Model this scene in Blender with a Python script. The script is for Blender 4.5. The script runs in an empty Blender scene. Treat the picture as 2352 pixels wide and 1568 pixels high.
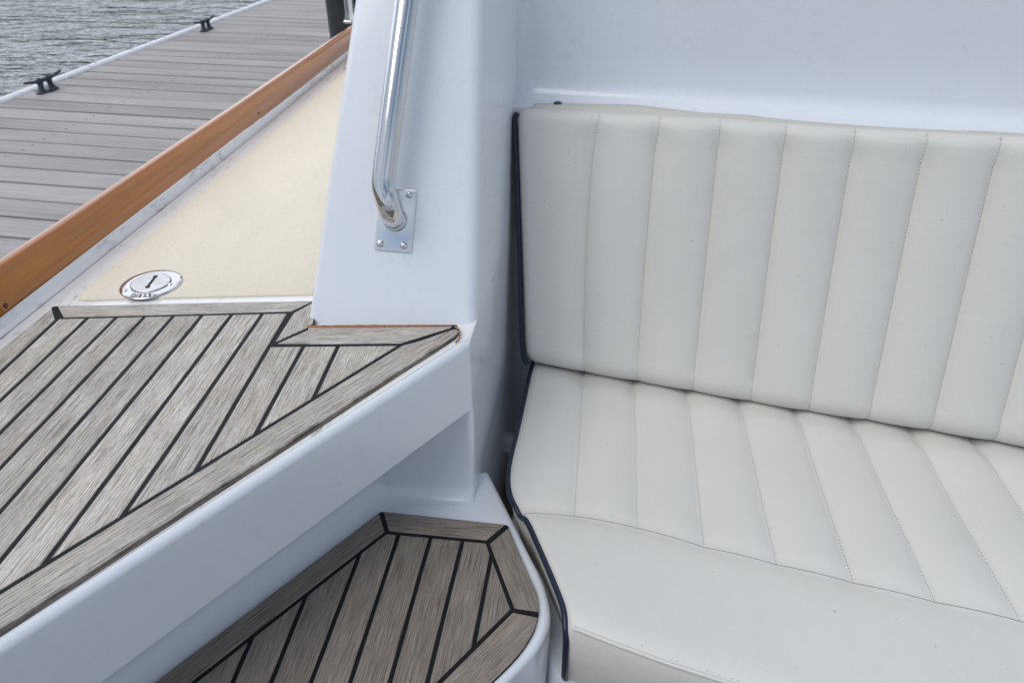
import bpy, bmesh, math, random
from mathutils import Vector, Matrix
random.seed(7)
R = math.radians
scn = bpy.context.scene
COL = scn.collection

# ---------------------------------------------------------------- camera
F, YH, CAMH = 1650.0, -340.0, 0.6          # focal length / horizon of the photograph on a 2352 px wide frame
PIT = math.atan((784 - YH) / F)
CP, SP = math.cos(PIT), math.sin(PIT)
cd = bpy.data.cameras.new('camera'); cam = bpy.data.objects.new('camera', cd); COL.objects.link(cam)
cam.location = (0, 0, CAMH); cam.rotation_euler = (math.pi / 2 - PIT, 0, 0)
cd.sensor_width = 36; cd.lens = F / 2352 * 36; cd.clip_start = 0.02; cd.clip_end = 3000
cd.dof.use_dof = True; cd.dof.focus_distance = 1.02; cd.dof.aperture_fstop = 13.0
scn.camera = cam

# ---------------------------------------------------------------- sky and sun
SUN_EL, SUN_AZ = 58.0, 229.0               # azimuth of the sun seen from above, clockwise from +Y
w = bpy.data.worlds.new('World'); scn.world = w; w.use_nodes = True
nt = w.node_tree; nt.nodes.clear()
def wn(t, **k):
    n = nt.nodes.new(t)
    for a, b in k.items(): setattr(n, a, b)
    return n
wo = wn('ShaderNodeOutputWorld'); bg = wn('ShaderNodeBackground'); bg.inputs[1].default_value = 0.11
sky = wn('ShaderNodeTexSky', sky_type='NISHITA', sun_disc=False)
sky.sun_elevation = R(SUN_EL); sky.sun_rotation = R(SUN_AZ); sky.air_density = 1.2; sky.dust_density = 1.5
tc = wn('ShaderNodeTexCoord'); mp = wn('ShaderNodeMapping'); mp.inputs['Scale'].default_value = (1.0, 1.0, 2.2)
ns = wn('ShaderNodeTexNoise'); ns.inputs['Scale'].default_value = 2.6; ns.inputs['Detail'].default_value = 7; ns.inputs['Roughness'].default_value = 0.55
rp = wn('ShaderNodeValToRGB'); rp.color_ramp.elements[0].position = 0.40; rp.color_ramp.elements[1].position = 0.60
mx = wn('ShaderNodeMix', data_type='RGBA')
sx = wn('ShaderNodeSeparateXYZ'); mr = wn('ShaderNodeMapRange'); mr.inputs['From Min'].default_value = -0.05; mr.inputs['From Max'].default_value = 0.95
mr.inputs['To Min'].default_value = 0.80; mr.inputs['To Max'].default_value = 1.0
cc = wn('ShaderNodeMix', data_type='RGBA', blend_type='MULTIPLY'); cc.inputs[0].default_value = 1.0; cc.inputs[6].default_value = (7.0, 7.45, 8.35, 1)
nt.links.new(tc.outputs['Generated'], sx.inputs[0]); nt.links.new(sx.outputs[2], mr.inputs[0]); # brighter cloud patch added ahead and left, to lift water and rail reflections
vd = wn('ShaderNodeVectorMath', operation='DOT_PRODUCT'); vd.inputs[1].default_value = (-0.56, 0.72, 0.41); nt.links.new(tc.outputs['Generated'], vd.inputs[0])
bk_ = wn('ShaderNodeMapRange'); bk_.interpolation_type = 'SMOOTHSTEP'; bk_.inputs['From Min'].default_value = 0.62; bk_.inputs['From Max'].default_value = 0.97; nt.links.new(vd.outputs['Value'], bk_.inputs[0])
gn = wn('ShaderNodeMath', operation='MULTIPLY_ADD'); gn.inputs[1].default_value = 1.12; nt.links.new(bk_.outputs[0], gn.inputs[0]); nt.links.new(mr.outputs[0], gn.inputs[2])
nt.links.new(gn.outputs[0], cc.inputs[7]); nt.links.new(cc.outputs[2], mx.inputs[7])
L = nt.links.new
L(tc.outputs['Generated'], mp.inputs[0]); L(mp.outputs[0], ns.inputs[0]); L(ns.outputs[0], rp.inputs[0]); 
cm = wn('ShaderNodeMath', operation='MULTIPLY_ADD', use_clamp=True); cm.inputs[1].default_value = 0.7
L(bk_.outputs[0], cm.inputs[0]); L(rp.outputs[0], cm.inputs[2]); L(cm.outputs[0], mx.inputs[0])
L(sky.outputs[0], mx.inputs[6]); L(mx.outputs[2], bg.inputs[0]); L(bg.outputs[0], wo.inputs[0])
sl = bpy.data.lights.new('sun', 'SUN'); sl.energy = 1.35; sl.angle = R(40); sl.color = (1.0, 0.975, 0.945)
so = bpy.data.objects.new('sun', sl); COL.objects.link(so)
sd = Vector((math.sin(R(SUN_AZ)) * math.cos(R(SUN_EL)), math.cos(R(SUN_AZ)) * math.cos(R(SUN_EL)), math.sin(R(SUN_EL))))
so.rotation_euler = (-sd).to_track_quat('-Z', 'Y').to_euler(); so.location = (0, 0, 6)
scn.view_settings.view_transform = 'Standard'; scn.view_settings.look = 'None'
scn.view_settings.exposure = -0.10; scn.view_settings.gamma = 1
scn.render.engine = 'CYCLES'; scn.render.resolution_x = 1024; scn.render.resolution_y = 682

# ---------------------------------------------------------------- measuring helpers
CAM = Vector((0, 0, CAMH))
def ray(x, y):
    u = 784 - y
    return Vector((x - 1176, F * CP + u * SP, -F * SP + u * CP))
def P(x, y, z=0.0):
    r = ray(x, y); return CAM + r * ((z - CAMH) / r.z)
def PN(x, y, p0, n):
    r = ray(x, y); return CAM + r * ((p0 - CAM).dot(n) / r.dot(n))

# ---------------------------------------------------------------- materials
def new_mat(name):
    m = bpy.data.materials.new(name); m.use_nodes = True
    t = m.node_tree; b = t.nodes['Principled BSDF']; return m, t, b
def node(t, kind, **k):
    n = t.nodes.new(kind)
    for a, v in k.items():
        if a.startswith('i_'): n.inputs[a[2:].replace('_', ' ')].default_value = v
        else: setattr(n, a, v)
    return n
def ramp(t, stops):
    r = t.nodes.new('ShaderNodeValToRGB'); e = r.color_ramp.elements
    while len(e) < len(stops): e.new(0.5)
    for q, (p, c) in zip(e, stops): q.position = p; q.color = (*c, 1) if len(c) == 3 else c
    return r
def coords(t, src='Object', scale=(1, 1, 1)):
    c = t.nodes.new('ShaderNodeTexCoord'); m = t.nodes.new('ShaderNodeMapping'); m.inputs['Scale'].default_value = scale
    t.links.new(c.outputs[src], m.inputs[0]); return m.outputs[0]
def noise(t, vec, scale, detail=2, rough=0.5):
    n = node(t, 'ShaderNodeTexNoise'); n.inputs['Scale'].default_value = scale
    n.inputs['Detail'].default_value = detail; n.inputs['Roughness'].default_value = rough
    t.links.new(vec, n.inputs[0]); return n.outputs[0]
def mixc(t, fac, a, b, mode='MIX'):
    m = node(t, 'ShaderNodeMix', data_type='RGBA', blend_type=mode)
    for s, v in ((0, fac), (6, a), (7, b)):
        if hasattr(v, 'is_linked'): t.links.new(v, m.inputs[s])
        elif s == 0: m.inputs[0].default_value = v
        else: m.inputs[s].default_value = (*v, 1)
    return m.outputs[2]
def math_(t, op, a, b=0.0):
    m = node(t, 'ShaderNodeMath', operation=op)
    for s, v in ((0, a), (1, b)):
        if hasattr(v, 'is_linked'): t.links.new(v, m.inputs[s])
        else: m.inputs[s].default_value = v
    return m.outputs[0]
def bump(t, b, h, strength, dist, key='Normal'):
    n = node(t, 'ShaderNodeBump'); n.inputs['Strength'].default_value = strength; n.inputs['Distance'].default_value = dist
    t.links.new(h, n.inputs['Height']); t.links.new(n.outputs[0], b.inputs[key])

def plain(name, col, rough=0.4, metal=0.0, var=0.06, vs=30, coat=0.0, bs=0.0, bd=0.0005, bscale=400):
    m, t, b = new_mat(name); v = coords(t)
    lo = tuple(c * (1 - var) for c in col); hi = tuple(min(1, c * (1 + var)) for c in col)
    r = ramp(t, [(0.3, lo), (0.7, hi)]); t.links.new(noise(t, v, vs, 4, 0.6), r.inputs[0]); t.links.new(r.outputs[0], b.inputs['Base Color'])
    b.inputs['Roughness'].default_value = rough; b.inputs['Metallic'].default_value = metal; b.inputs['Coat Weight'].default_value = coat
    if bs: bump(t, b, noise(t, v, bscale, 3, 0.6), bs, bd)
    return m

def gelcoat(name, col, dirt=0.0, rough=0.3):
    m, t, b = new_mat(name); v = coords(t)
    c = ramp(t, [(0.35, tuple(x * 0.975 for x in col)), (0.65, col)]); t.links.new(noise(t, v, 5, 4, 0.6), c.inputs[0])
    sp = ramp(t, [(0.765, (0, 0, 0)), (0.79, (1, 1, 1))]); t.links.new(noise(t, v, 130, 1.5, 0.5), sp.inputs[0])
    out = mixc(t, math_(t, 'MULTIPLY', sp.outputs[0], 0.05), c.outputs[0], (0.24, 0.21, 0.18))
    if dirt:
        d1 = ramp(t, [(0.52, (0, 0, 0)), (0.66, (1, 1, 1))]); t.links.new(noise(t, coords(t, scale=(1, 0.25, 1)), 60, 6, 0.75), d1.inputs[0])
        d2 = ramp(t, [(0.45, (0, 0, 0)), (0.6, (1, 1, 1))]); t.links.new(noise(t, v, 9, 3, 0.6), d2.inputs[0])
        f = math_(t, 'MULTIPLY', math_(t, 'MULTIPLY', d1.outputs[0], d2.outputs[0]), dirt)
        out = mixc(t, f, out, (0.30, 0.27, 0.22))
    t.links.new(out, b.inputs['Base Color'])
    rr = ramp(t, [(0.3, (rough - .03,) * 3), (0.7, (rough + .04,) * 3)]); t.links.new(noise(t, v, 18, 5, 0.65), rr.inputs[0]); t.links.new(rr.outputs[0], b.inputs['Roughness'])
    b.inputs['Coat Weight'].default_value = 0.6; b.inputs['Coat Roughness'].default_value = 0.09
    bump(t, b, noise(t, v, 10, 2, 0.5), 0.05, 0.01)
    return m

def teak(name, dark, mid, light, tone=1.0, groove=1.0, warm=(0.36, 0.25, 0.16)):
    m, t, b = new_mat(name)
    fine = noise(t, coords(t, 'UV', (18, 760, 1)), 1.0, 2, 0.55)
    med = noise(t, coords(t, 'UV', (5, 70, 1)), 1.0, 4, 0.6)
    mot = noise(t, coords(t, 'UV', (16, 26, 1)), 1.0, 4, 0.65)
    por = noise(t, coords(t, 'UV', (110, 620, 1)), 1.0, 2, 0.5)
    c = ramp(t, [(0.34, dark), (0.47, mid), (0.62, light)]); t.links.new(fine, c.inputs[0])
    m2 = ramp(t, [(0.30, (0.89, 0.88, 0.87)), (0.70, (1.05, 1.05, 1.04))]); t.links.new(med, m2.inputs[0])
    o = mixc(t, 1.0, c.outputs[0], m2.outputs[0], 'MULTIPLY')
    m3 = ramp(t, [(0.34, (0.90, 0.90, 0.90)), (0.66, (1.06, 1.06, 1.06))]); t.links.new(mot, m3.inputs[0])
    o = mixc(t, 1.0, o, m3.outputs[0], 'MULTIPLY')
    m4 = ramp(t, [(0.36, (0.62, 0.60, 0.58)), (0.52, (1.05, 1.05, 1.05))]); t.links.new(por, m4.inputs[0])
    o = mixc(t, 0.6 * groove, o, m4.outputs[0], 'MULTIPLY')
    at = node(t, 'ShaderNodeAttribute', attribute_name='rnd')
    v = ramp(t, [(0.0, (0.90 * tone,) * 3), (1.0, (1.08 * tone,) * 3)]); t.links.new(at.outputs['Fac'], v.inputs[0])
    o = mixc(t, 1.0, o, v.outputs[0], 'MULTIPLY')
    bw = ramp(t, [(0.55, (0, 0, 0)), (0.8, (0.3, 0.3, 0.3))]); t.links.new(noise(t, coords(t, 'UV', (4, 12, 1)), 1.0, 3, 0.5), bw.inputs[0])
    o = mixc(t, bw.outputs[0], o, warm)
    t.links.new(o, b.inputs['Base Color']); b.inputs['Roughness'].default_value = 0.78
    b.inputs['Specular IOR Level'].default_value = 0.35
    bump(t, b, math_(t, 'ADD', fine, math_(t, 'MULTIPLY', por, 0.5)), 0.55, 0.0016)
    return m

M = {}
M['white'] = gelcoat('gelcoat_white', (0.76, 0.80, 0.845), dirt=0.10)
M['white_deck'] = gelcoat('gelcoat_deck', (0.83, 0.83, 0.82), dirt=0.8, rough=0.4)
M['teak'] = teak('weathered_teak', (0.235, 0.208, 0.178), (0.475, 0.44, 0.395), (0.635, 0.60, 0.55))
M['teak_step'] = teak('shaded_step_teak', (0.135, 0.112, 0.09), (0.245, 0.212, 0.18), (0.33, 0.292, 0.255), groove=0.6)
M['teak_edge'] = teak('worn_shaded_teak_edge', (0.055, 0.045, 0.036), (0.16, 0.135, 0.11), (0.27, 0.235, 0.195), warm=(0.24, 0.13, 0.06))  # worn, stained rolled edge, with some of its shading painted into the colour
M['caulk'] = plain('black_caulking', (0.017, 0.018, 0.022), 0.65, var=0.25, vs=60, bs=0.3, bd=0.0006, bscale=120)
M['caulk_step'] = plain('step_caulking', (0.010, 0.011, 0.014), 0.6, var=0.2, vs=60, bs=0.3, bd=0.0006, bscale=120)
M['sealant'] = plain('orange_brown_sealant', (0.29, 0.105, 0.028), 0.5, var=0.3, vs=120, bs=0.6, bd=0.001, bscale=160)
M['navy'] = plain('navy_vinyl_piping', (0.007, 0.014, 0.036), 0.38, var=0.2, vs=200)
M['thread'] = plain('grey_thread', (0.27, 0.27, 0.265), 0.8, var=0.2, vs=300)
M['drain'] = plain('dark_recess', (0.02, 0.016, 0.014), 0.7)
M['galv'] = plain('painted_iron_cleat', (0.055, 0.062, 0.075), 0.5, 0.2, var=0.35, vs=60, bs=0.4, bd=0.002, bscale=120)
M['pile'] = plain('black_pile_sleeve', (0.022, 0.025, 0.030), 0.5, var=0.4, vs=12)
M['edge'] = plain('white_vinyl_edge', (0.72, 0.73, 0.75), 0.4, var=0.12, vs=25)
M['sole'] = plain('cockpit_sole', (0.16, 0.13, 0.10), 0.6)

for k_ in ('caulk', 'caulk_step'):
    M[k_].node_tree.nodes['Principled BSDF'].inputs['Specular IOR Level'].default_value = 0.15
# cream non-skid
m, t, b = new_mat('cream_nonskid'); v = coords(t)
g = ramp(t, [(0.35, (0.72, 0.648, 0.515)), (0.62, (0.83, 0.765, 0.635))]); t.links.new(noise(t, v, 650, 2, 0.6), g.inputs[0])
g2 = ramp(t, [(0.35, (0.96, 0.96, 0.96)), (0.7, (1.02, 1.02, 1.02))]); t.links.new(noise(t, coords(t, scale=(2.2, 0.8, 1)), 5, 4, 0.6), g2.inputs[0])
t.links.new(mixc(t, 1.0, g.outputs[0], g2.outputs[0], 'MULTIPLY'), b.inputs['Base Color']); b.inputs['Roughness'].default_value = 0.7
bump(t, b, noise(t, v, 700, 2, 0.6), 0.45, 0.0012); M['cream'] = m

# varnished toe rail
m, t, b = new_mat('varnished_teak')
gr = noise(t, coords(t, 'UV', (3.5, 70, 1)), 1.0, 5, 0.6); gr2 = noise(t, coords(t, 'UV', (1.2, 12, 1)), 1.0, 4, 0.6)
c = ramp(t, [(0.26, (0.20, 0.050, 0.002)), (0.50, (0.40, 0.128, 0.005)), (0.76, (0.53, 0.20, 0.012))])
t.links.new(math_(t, 'ADD', math_(t, 'MULTIPLY', gr, 0.42), math_(t, 'MULTIPLY', gr2, 0.58)), c.inputs[0])
kn = ramp(t, [(0.60, (0, 0, 0)), (0.78, (0.5, 0.5, 0.5))]); t.links.new(noise(t, coords(t, 'UV', (1.6, 30, 1)), 1.0, 4, 0.7), kn.inputs[0])
t.links.new(mixc(t, kn.outputs[0], c.outputs[0], (0.07, 0.018, 0.005)), b.inputs['Base Color'])
b.inputs['Roughness'].default_value = 0.38; b.inputs['Coat Weight'].default_value = 1.0; b.inputs['Coat Roughness'].default_value = 0.06; b.inputs['Coat IOR'].default_value = 1.52
b.inputs['Specular IOR Level'].default_value = 0.2
bump(t, b, gr2, 0.15, 0.004, 'Coat Normal'); M['varnish'] = m

# vinyl
def vinyl(name, col):
    m, t, b = new_mat(name); v = coords(t)
    c = ramp(t, [(0.3, tuple(x * 0.96 for x in col)), (0.7, col)]); t.links.new(noise(t, v, 7, 5, 0.65), c.inputs[0])
    sp = ramp(t, [(0.80, (0, 0, 0)), (0.82, (1, 1, 1))]); t.links.new(noise(t, v, 170, 1, 0.5), sp.inputs[0])
    sm = ramp(t, [(0.62, (0, 0, 0)), (0.80, (0.18, 0.18, 0.18))]); t.links.new(noise(t, v, 12, 4, 0.7), sm.inputs[0])
    o = mixc(t, math_(t, 'MULTIPLY', sp.outputs[0], 0.6), c.outputs[0], (0.16, 0.14, 0.12))
    o = mixc(t, sm.outputs[0], o, (0.45, 0.42, 0.36))
    t.links.new(o, b.inputs['Base Color']); b.inputs['Roughness'].default_value = 0.5
    b.inputs['Specular IOR Level'].default_value = 0.45
    h = math_(t, 'ADD', noise(t, v, 620, 3, 0.6), math_(t, 'MULTIPLY', noise(t, coords(t, scale=(1, 1, 2.2)), 70, 4, 0.6), 1.6))
    h = math_(t, 'ADD', h, math_(t, 'MULTIPLY', noise(t, v, 16, 3, 0.5), 4.0))
    bump(t, b, h, 0.20, 0.0018)
    return m
M['vinyl'] = vinyl('ivory_vinyl', (0.675, 0.668, 0.625))
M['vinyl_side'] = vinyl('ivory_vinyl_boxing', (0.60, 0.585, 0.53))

def steel(name, rough=0.06, scr=0.0, tint=(0.80, 0.80, 0.79)):
    m, t, b = new_mat(name); v = coords(t)
    b.inputs['Base Color'].default_value = (*tint, 1); b.inputs['Metallic'].default_value = 1
    r = ramp(t, [(0.3, (rough,) * 3), (0.75, (rough + 0.09 + scr * 0.3,) * 3)]); t.links.new(noise(t, v, 60, 5, 0.7), r.inputs[0]); t.links.new(r.outputs[0], b.inputs['Roughness'])
    bump(t, b, noise(t, v, 35 if not scr else 180, 3, 0.5), 0.05 + scr * 0.25, 0.002 if not scr else 0.0006)
    return m
M['steel'] = steel('polished_steel', 0.03, tint=(0.66, 0.665, 0.67)); M['steel_plate'] = steel('worn_steel', 0.10, 0.25)
M['steel_cap'] = steel('brushed_cap_steel', 0.24, 0.9, (0.60, 0.59, 0.58)); M['steel_flange'] = steel('bright_flange_steel', 0.09, 0.0, (0.58, 0.575, 0.57))

# dock boards
m, t, b = new_mat('weathered_dock_boards')
f = noise(t, coords(t, 'UV', (2.0, 90, 1)), 1.0, 5, 0.65); g = noise(t, coords(t, 'UV', (1.5, 5, 1)), 1.0, 5, 0.65)
c = ramp(t, [(0.32, (0.21, 0.198, 0.185)), (0.52, (0.365, 0.352, 0.342)), (0.70, (0.48, 0.468, 0.458))])
t.links.new(math_(t, 'ADD', math_(t, 'MULTIPLY', f, 0.5), math_(t, 'MULTIPLY', g, 0.5)), c.inputs[0])
at = node(t, 'ShaderNodeAttribute', attribute_name='rnd'); v = ramp(t, [(0.0, (0.88, 0.875, 0.86)), (1.0, (1.06, 1.06, 1.06))]); t.links.new(at.outputs['Fac'], v.inputs[0])
t.links.new(mixc(t, 1.0, c.outputs[0], v.outputs[0], 'MULTIPLY'), b.inputs['Base Color'])
b.inputs['Roughness'].default_value = 0.7; bump(t, b, f, 0.4, 0.003); M['dock'] = m

# water
m, t, b = new_mat('harbour_water'); v = coords(t, scale=(0.38, 1.0, 1))
b.inputs['Base Color'].default_value = (0.045, 0.060, 0.054, 1); b.inputs['Roughness'].default_value = 0.03; b.inputs['IOR'].default_value = 2.1
h = math_(t, 'ADD', noise(t, v, 1.9, 3, 0.55), math_(t, 'MULTIPLY', noise(t, v, 6.5, 3, 0.6), 0.42))
bump(t, b, h, 1.0, 0.13); M['water'] = m

# ---------------------------------------------------------------- mesh helpers
def link(name, me, mats, parent=None, smooth=True, ang=38):
    for mm in (mats if isinstance(mats, (list, tuple)) else [mats]): me.materials.append(mm)
    if smooth:
        me.polygons.foreach_set('use_smooth', [True] * len(me.polygons)); me.set_sharp_from_angle(angle=R(ang))
    o = bpy.data.objects.new(name, me); COL.objects.link(o)
    if parent: o.parent = parent
    return o
class MB:
    def __init__(s): s.v = []; s.f = []; s.m = []; s.uv = {}; s.r = []
    def face(s, idx, mi=0, uv=None, r=0.5):
        s.f.append(tuple(idx)); s.m.append(mi); s.uv[len(s.f) - 1] = uv; s.r.append(r)
    def grid(s, rows, mi=0, close=False, uvf=None, r=0.5, flip=False):
        n = len(rows[0]); base = len(s.v)
        for row in rows: s.v += [Vector(p) for p in row]
        for i in range(len(rows) - 1):
            for j in range(n if close else n - 1):
                k = (j + 1) % n
                q = [base + i * n + j, base + i * n + k, base + (i + 1) * n + k, base + (i + 1) * n + j]
                if flip: q.reverse()
                s.face(q, mi, [uvf(s.v[a]) for a in q] if uvf else None, r)
        return base
    def poly(s, pts, mi=0, uv=None, r=0.5):
        b = len(s.v); s.v += [Vector(p) for p in pts]; s.face(range(b, b + len(pts)), mi, uv, r)
    def prism(s, pts, z0, z1, mi=0, uvf=None, r=0.5, bev=0.0):
        """pts: xy outline, counter-clockwise; top edge chamfered by bev"""
        n = len(pts); rings = [[(p[0], p[1], z0) for p in pts]]
        if bev:
            ins = inset(pts, bev)
            rings += [[(p[0], p[1], z1 - bev) for p in pts], [(p[0], p[1], z1) for p in ins]]
        else: rings += [[(p[0], p[1], z1) for p in pts]]
        s.grid(rings, mi, True, uvf, r)
        top = rings[-1]; s.poly(top, mi, [uvf(Vector(p)) for p in top] if uvf else None, r)
        s.poly(rings[0][::-1], mi, [uvf(Vector(p)) for p in rings[0][::-1]] if uvf else None, r)
    def tube(s, path, rad, n=16, mi=0, caps=True):
        path = [Vector(p) for p in path]; rads = rad if isinstance(rad, (list, tuple)) else [rad] * len(path)
        rows = []; up = None
        for i, p in enumerate(path):
            d = (path[min(i + 1, len(path) - 1)] - path[max(i - 1, 0)]).normalized()
            if up is None: up = d.orthogonal().normalized()
            up = (up - d * up.dot(d)).normalized(); sd = d.cross(up)
            rows.append([p + (up * math.cos(a) + sd * math.sin(a)) * rads[i] for a in [2 * math.pi * k / n for k in range(n)]])
        s.grid(rows, mi, True)
        if caps: s.poly(rows[0][::-1], mi); s.poly(rows[-1], mi)
    def mesh(s, name):
        me = bpy.data.meshes.new(name); me.from_pydata([tuple(v) for v in s.v], [], s.f); me.update()
        uvl = me.uv_layers.new(name='UVMap'); li = 0
        at = me.attributes.new('rnd', 'FLOAT', 'FACE')
        for i, p in enumerate(me.polygons):
            u = s.uv.get(i); p.material_index = s.m[i]; at.data[i].value = s.r[i]
            for k, l in enumerate(p.loop_indices): uvl.data[l].uv = u[k] if u else (0, 0)
        bm = bmesh.new(); bm.from_mesh(me); bmesh.ops.remove_doubles(bm, verts=bm.verts, dist=1e-6)
        bmesh.ops.recalc_face_normals(bm, faces=bm.faces) if getattr(s, 'recalc', True) else None
        bm.to_mesh(me); bm.free(); return me
    def build(s, name, mats, parent=None, smooth=True, ang=38): return link(name, s.mesh(name), mats, parent, smooth, ang)
def inset(pts, d):
    n = len(pts); out = []
    for i in range(n):
        p, a, c = Vector(pts[i][:2]), Vector(pts[i - 1][:2]), Vector(pts[(i + 1) % n][:2])
        e1 = (p - a).normalized(); e2 = (c - p).normalized()
        n1 = Vector((-e1.y, e1.x)); n2 = Vector((-e2.y, e2.x)); h = n1 + n2
        out.append(p + h * (d / max(0.5, 1 + n1.dot(n2))))
    return out
def area(pts): return sum(pts[i - 1][0] * pts[i][1] - pts[i][0] * pts[i - 1][1] for i in range(len(pts))) / 2
def ccw(pts):
    pts = [Vector(p[:2]) for p in pts]; return pts if area(pts) > 0 else pts[::-1]
def clip(poly, a, b, side):
    """keep what lies left (side=1) or right (side=-1) of the line a->b"""
    d = (b - a).normalized(); nrm = Vector((-d.y, d.x)) * side; out = []
    for i in range(len(poly)):
        p, q = poly[i - 1], poly[i]; dp, dq = (p - a).dot(nrm), (q - a).dot(nrm)
        if (dp >= 0) != (dq >= 0): out.append(p + (q - p) * (dp / (dp - dq)))
        if dq >= 0: out.append(q)
    return out
def roundp(pts, rads, n=6):
    out = []
    for i, p in enumerate(pts):
        p = Vector(p); r = rads[i]
        if r is None: out.append(p); continue
        a = (Vector(pts[i - 1]) - p).normalized(); c = (Vector(pts[(i + 1) % len(pts)]) - p).normalized()
        ang = a.angle(c); tl = r / math.tan(ang / 2); cen = p + (a + c).normalized() * (r / math.sin(ang / 2))
        s0 = p + a * tl - cen; s1 = p + c * tl - cen; th = s0.angle(s1)
        for k in range(n + 1):
            f = k / n; out.append(cen + (s0 * math.sin((1 - f) * th) + s1 * math.sin(f * th)) / math.sin(th))
    return out
def catmull(pts, n=8):
    pts = [Vector(p) for p in pts]; e = [2 * pts[0] - pts[1]] + pts + [2 * pts[-1] - pts[-2]]; out = []
    for i in range(1, len(e) - 2):
        for k in range(n):
            t_ = k / n; a, b_, c_, d_ = e[i - 1:i + 3]
            out.append(0.5 * ((2 * b_) + (c_ - a) * t_ + (2 * a - 5 * b_ + 4 * c_ - d_) * t_ ** 2 + (3 * b_ - a - 3 * c_ + d_) * t_ ** 3))
    return out + [pts[-1]]
def tag(o, label=None, cat=None, group=None, kind=None):
    for k, v_ in (('label', label), ('category', cat), ('group', group), ('kind', kind)):
        if v_: o[k] = v_
    return o
def empty(name, loc=(0, 0, 0)):
    o = bpy.data.objects.new(name, None); COL.objects.link(o); o.location = loc; o.empty_display_size = 0.1; return o
def V2(v): return Vector((v.x, v.y))

boat = empty('motor_boat')
tag(boat, 'white motor boat with teak side deck, boarding step, varnished rail and cockpit', 'boat')

# ================================================================= THE BOAT
COR = Vector((-0.0617, 0.8739))                                   # lip corner beside the bulkhead
Lp0 = V2(P(0, 1484)); Dv = (V2(P(1078, 786)) - Lp0).normalized()  # the coaming edge
COR = V2(P(1078, 786))
Nv = Vector((Dv.y, -Dv.x))                                         # towards the cockpit
ZF, ZL = -0.318, -0.126                                            # step tread, underside of lip
far0 = COR - Dv * 1.9
RIM = [V2(P(x, y, 0.0)) for x, y in ((-260, 968), (0, 760), (152, 640), (305, 519), (560, 318), (801, 121), (960, -8))]

# bulkhead, side of the recess and settee wall (lofted from horizontal sections)
RK = 0.55; YB = 0.928
def xl(z): return -0.3136 + 0.1965 * z
def xr(z): return -0.0625 + 0.040 * z
ZS = 0.205
W0 = Vector((0.0162, 1.440)); Wd = (V2(P(2352, 290, ZS)) - W0).normalized(); Wn = Vector((Wd.y, -Wd.x))
if Wn.y > 0: Wn = -Wn
F2A, F2B = Vector((-0.0625, 0.928)), W0
def p3(front, off):
    d = (W0 + (W0 - front).normalized() * 0 - front); o = W0 + Wn * off
    # intersection of front->W0 with the wall line moved by off
    den = d.x * Wd.y - d.y * Wd.x; k = ((o.x - front.x) * Wd.y - (o.y - front.y) * Wd.x) / den
    return front + d * k
prof = [(0, 0.86), (0, 0.7), (0, 0.55), (0, 0.42), (0, 0.34), (0, 0.29)]
for k in range(0, 9):
    a = math.pi / 2 * k / 8; prof.append((0.035 * (1 - math.cos(a)), ZS + 0.035 * (1 - math.sin(a))))
WOF = 0.060
prof += [(0.05, ZS - 0.001), (0.055, ZS - 0.002), (0.058, ZS - 0.006), (WOF, 0.15), (WOF, 0.08), (WOF, 0.04), (WOF, 0.02), (WOF, 0.0)]
rows = []
for off, z in prof:
    yf = YB + RK * z; a = Vector((xl(z), yf)); lk = COR + (W0 - COR) * ((YB - COR.y) / (W0.y - COR.y)); b_ = Vector((lk.x + (-0.0457 - lk.x) * z / 0.419, yf)); c_ = p3(b_, off); e_ = c_ + Wd * 1.6
    s_ = roundp([Vector((xl(z) + 0.05, 2.9)), a, b_, c_, e_], [None, 0.007, 0.022, 0.03, None], 7)
    rows.append([(p.x, p.y, z) for p in s_])
def low_row(cA, c0, r_, z):
    c_ = p3(COR, WOF); s_ = roundp([cA, c0, c_, c_ + Wd * 1.6], [None, r_, 0.03, None], 7)
    return [(p.x, p.y, z) for p in [cA] * 8 + s_]
lip_pr = [(-0.011 + 0.011 * math.sin(math.pi / 2 * k / 8), -0.0115 + 0.011 * math.cos(math.pi / 2 * k / 8)) for k in range(9)]
lip_pr += [(0.0, -0.04), (0.0, -0.08), (0.0, ZL + 0.004), (-0.0015, ZL + 0.001), (-0.004, ZL)]
f2d = (W0 - COR).normalized()
def lipc(off, z): return COR + f2d * ((off if z > -0.1 else 0) / Nv.dot(f2d))
for off, z in lip_pr: rows.append(low_row(lipc(off, z) - Dv * 0.022, lipc(off, z), 0.014, z))
rec_pr = [(0, ZL - 0.0004), (0, -0.2), (0, ZF + 0.045)] + [(0.045 * (1 - math.cos(math.pi / 2 * k / 8)), ZF + 0.0004 + 0.045 * (1 - math.sin(math.pi / 2 * k / 8))) for k in range(1, 9)]
for off, z in rec_pr: q_ = COR - f2d * off * 0.55; rows.append(low_row(q_ + Vector((-0.02, 0.0004)), q_, 0.012, z))
rows.append(low_row(COR + Vector((-0.02, 0)), COR, 0.012, -0.62))
mb = MB(); mb.grid(rows)
top = rows[0]; mb.poly([top[0]] + top[1:] + [(1.7, 2.9, 0.86)])
bulk = mb.build('cabin_bulkhead', M['white'], boat, ang=33)

# coaming lip with its rolled edge (part of the same moulding, below deck level)
rows = []
for off, z in lip_pr: c0 = lipc(off, z); rows.append([(*(c0 - Dv * 1.9), z), (*(c0 - Dv * 0.9), z), (*(c0 - Dv * 0.022), z)])
mb = MB(); mb.grid(rows)
last = rows[-1]
mb.poly([last[0], last[1], last[2], (*(COR - Nv * 0.17 - Dv * 0.02), ZL), (*(COR - Nv * 0.17 - Dv * 1.9), ZL)])
coam = mb.build('cockpit_coaming', M['white'], boat, ang=50)

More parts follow.
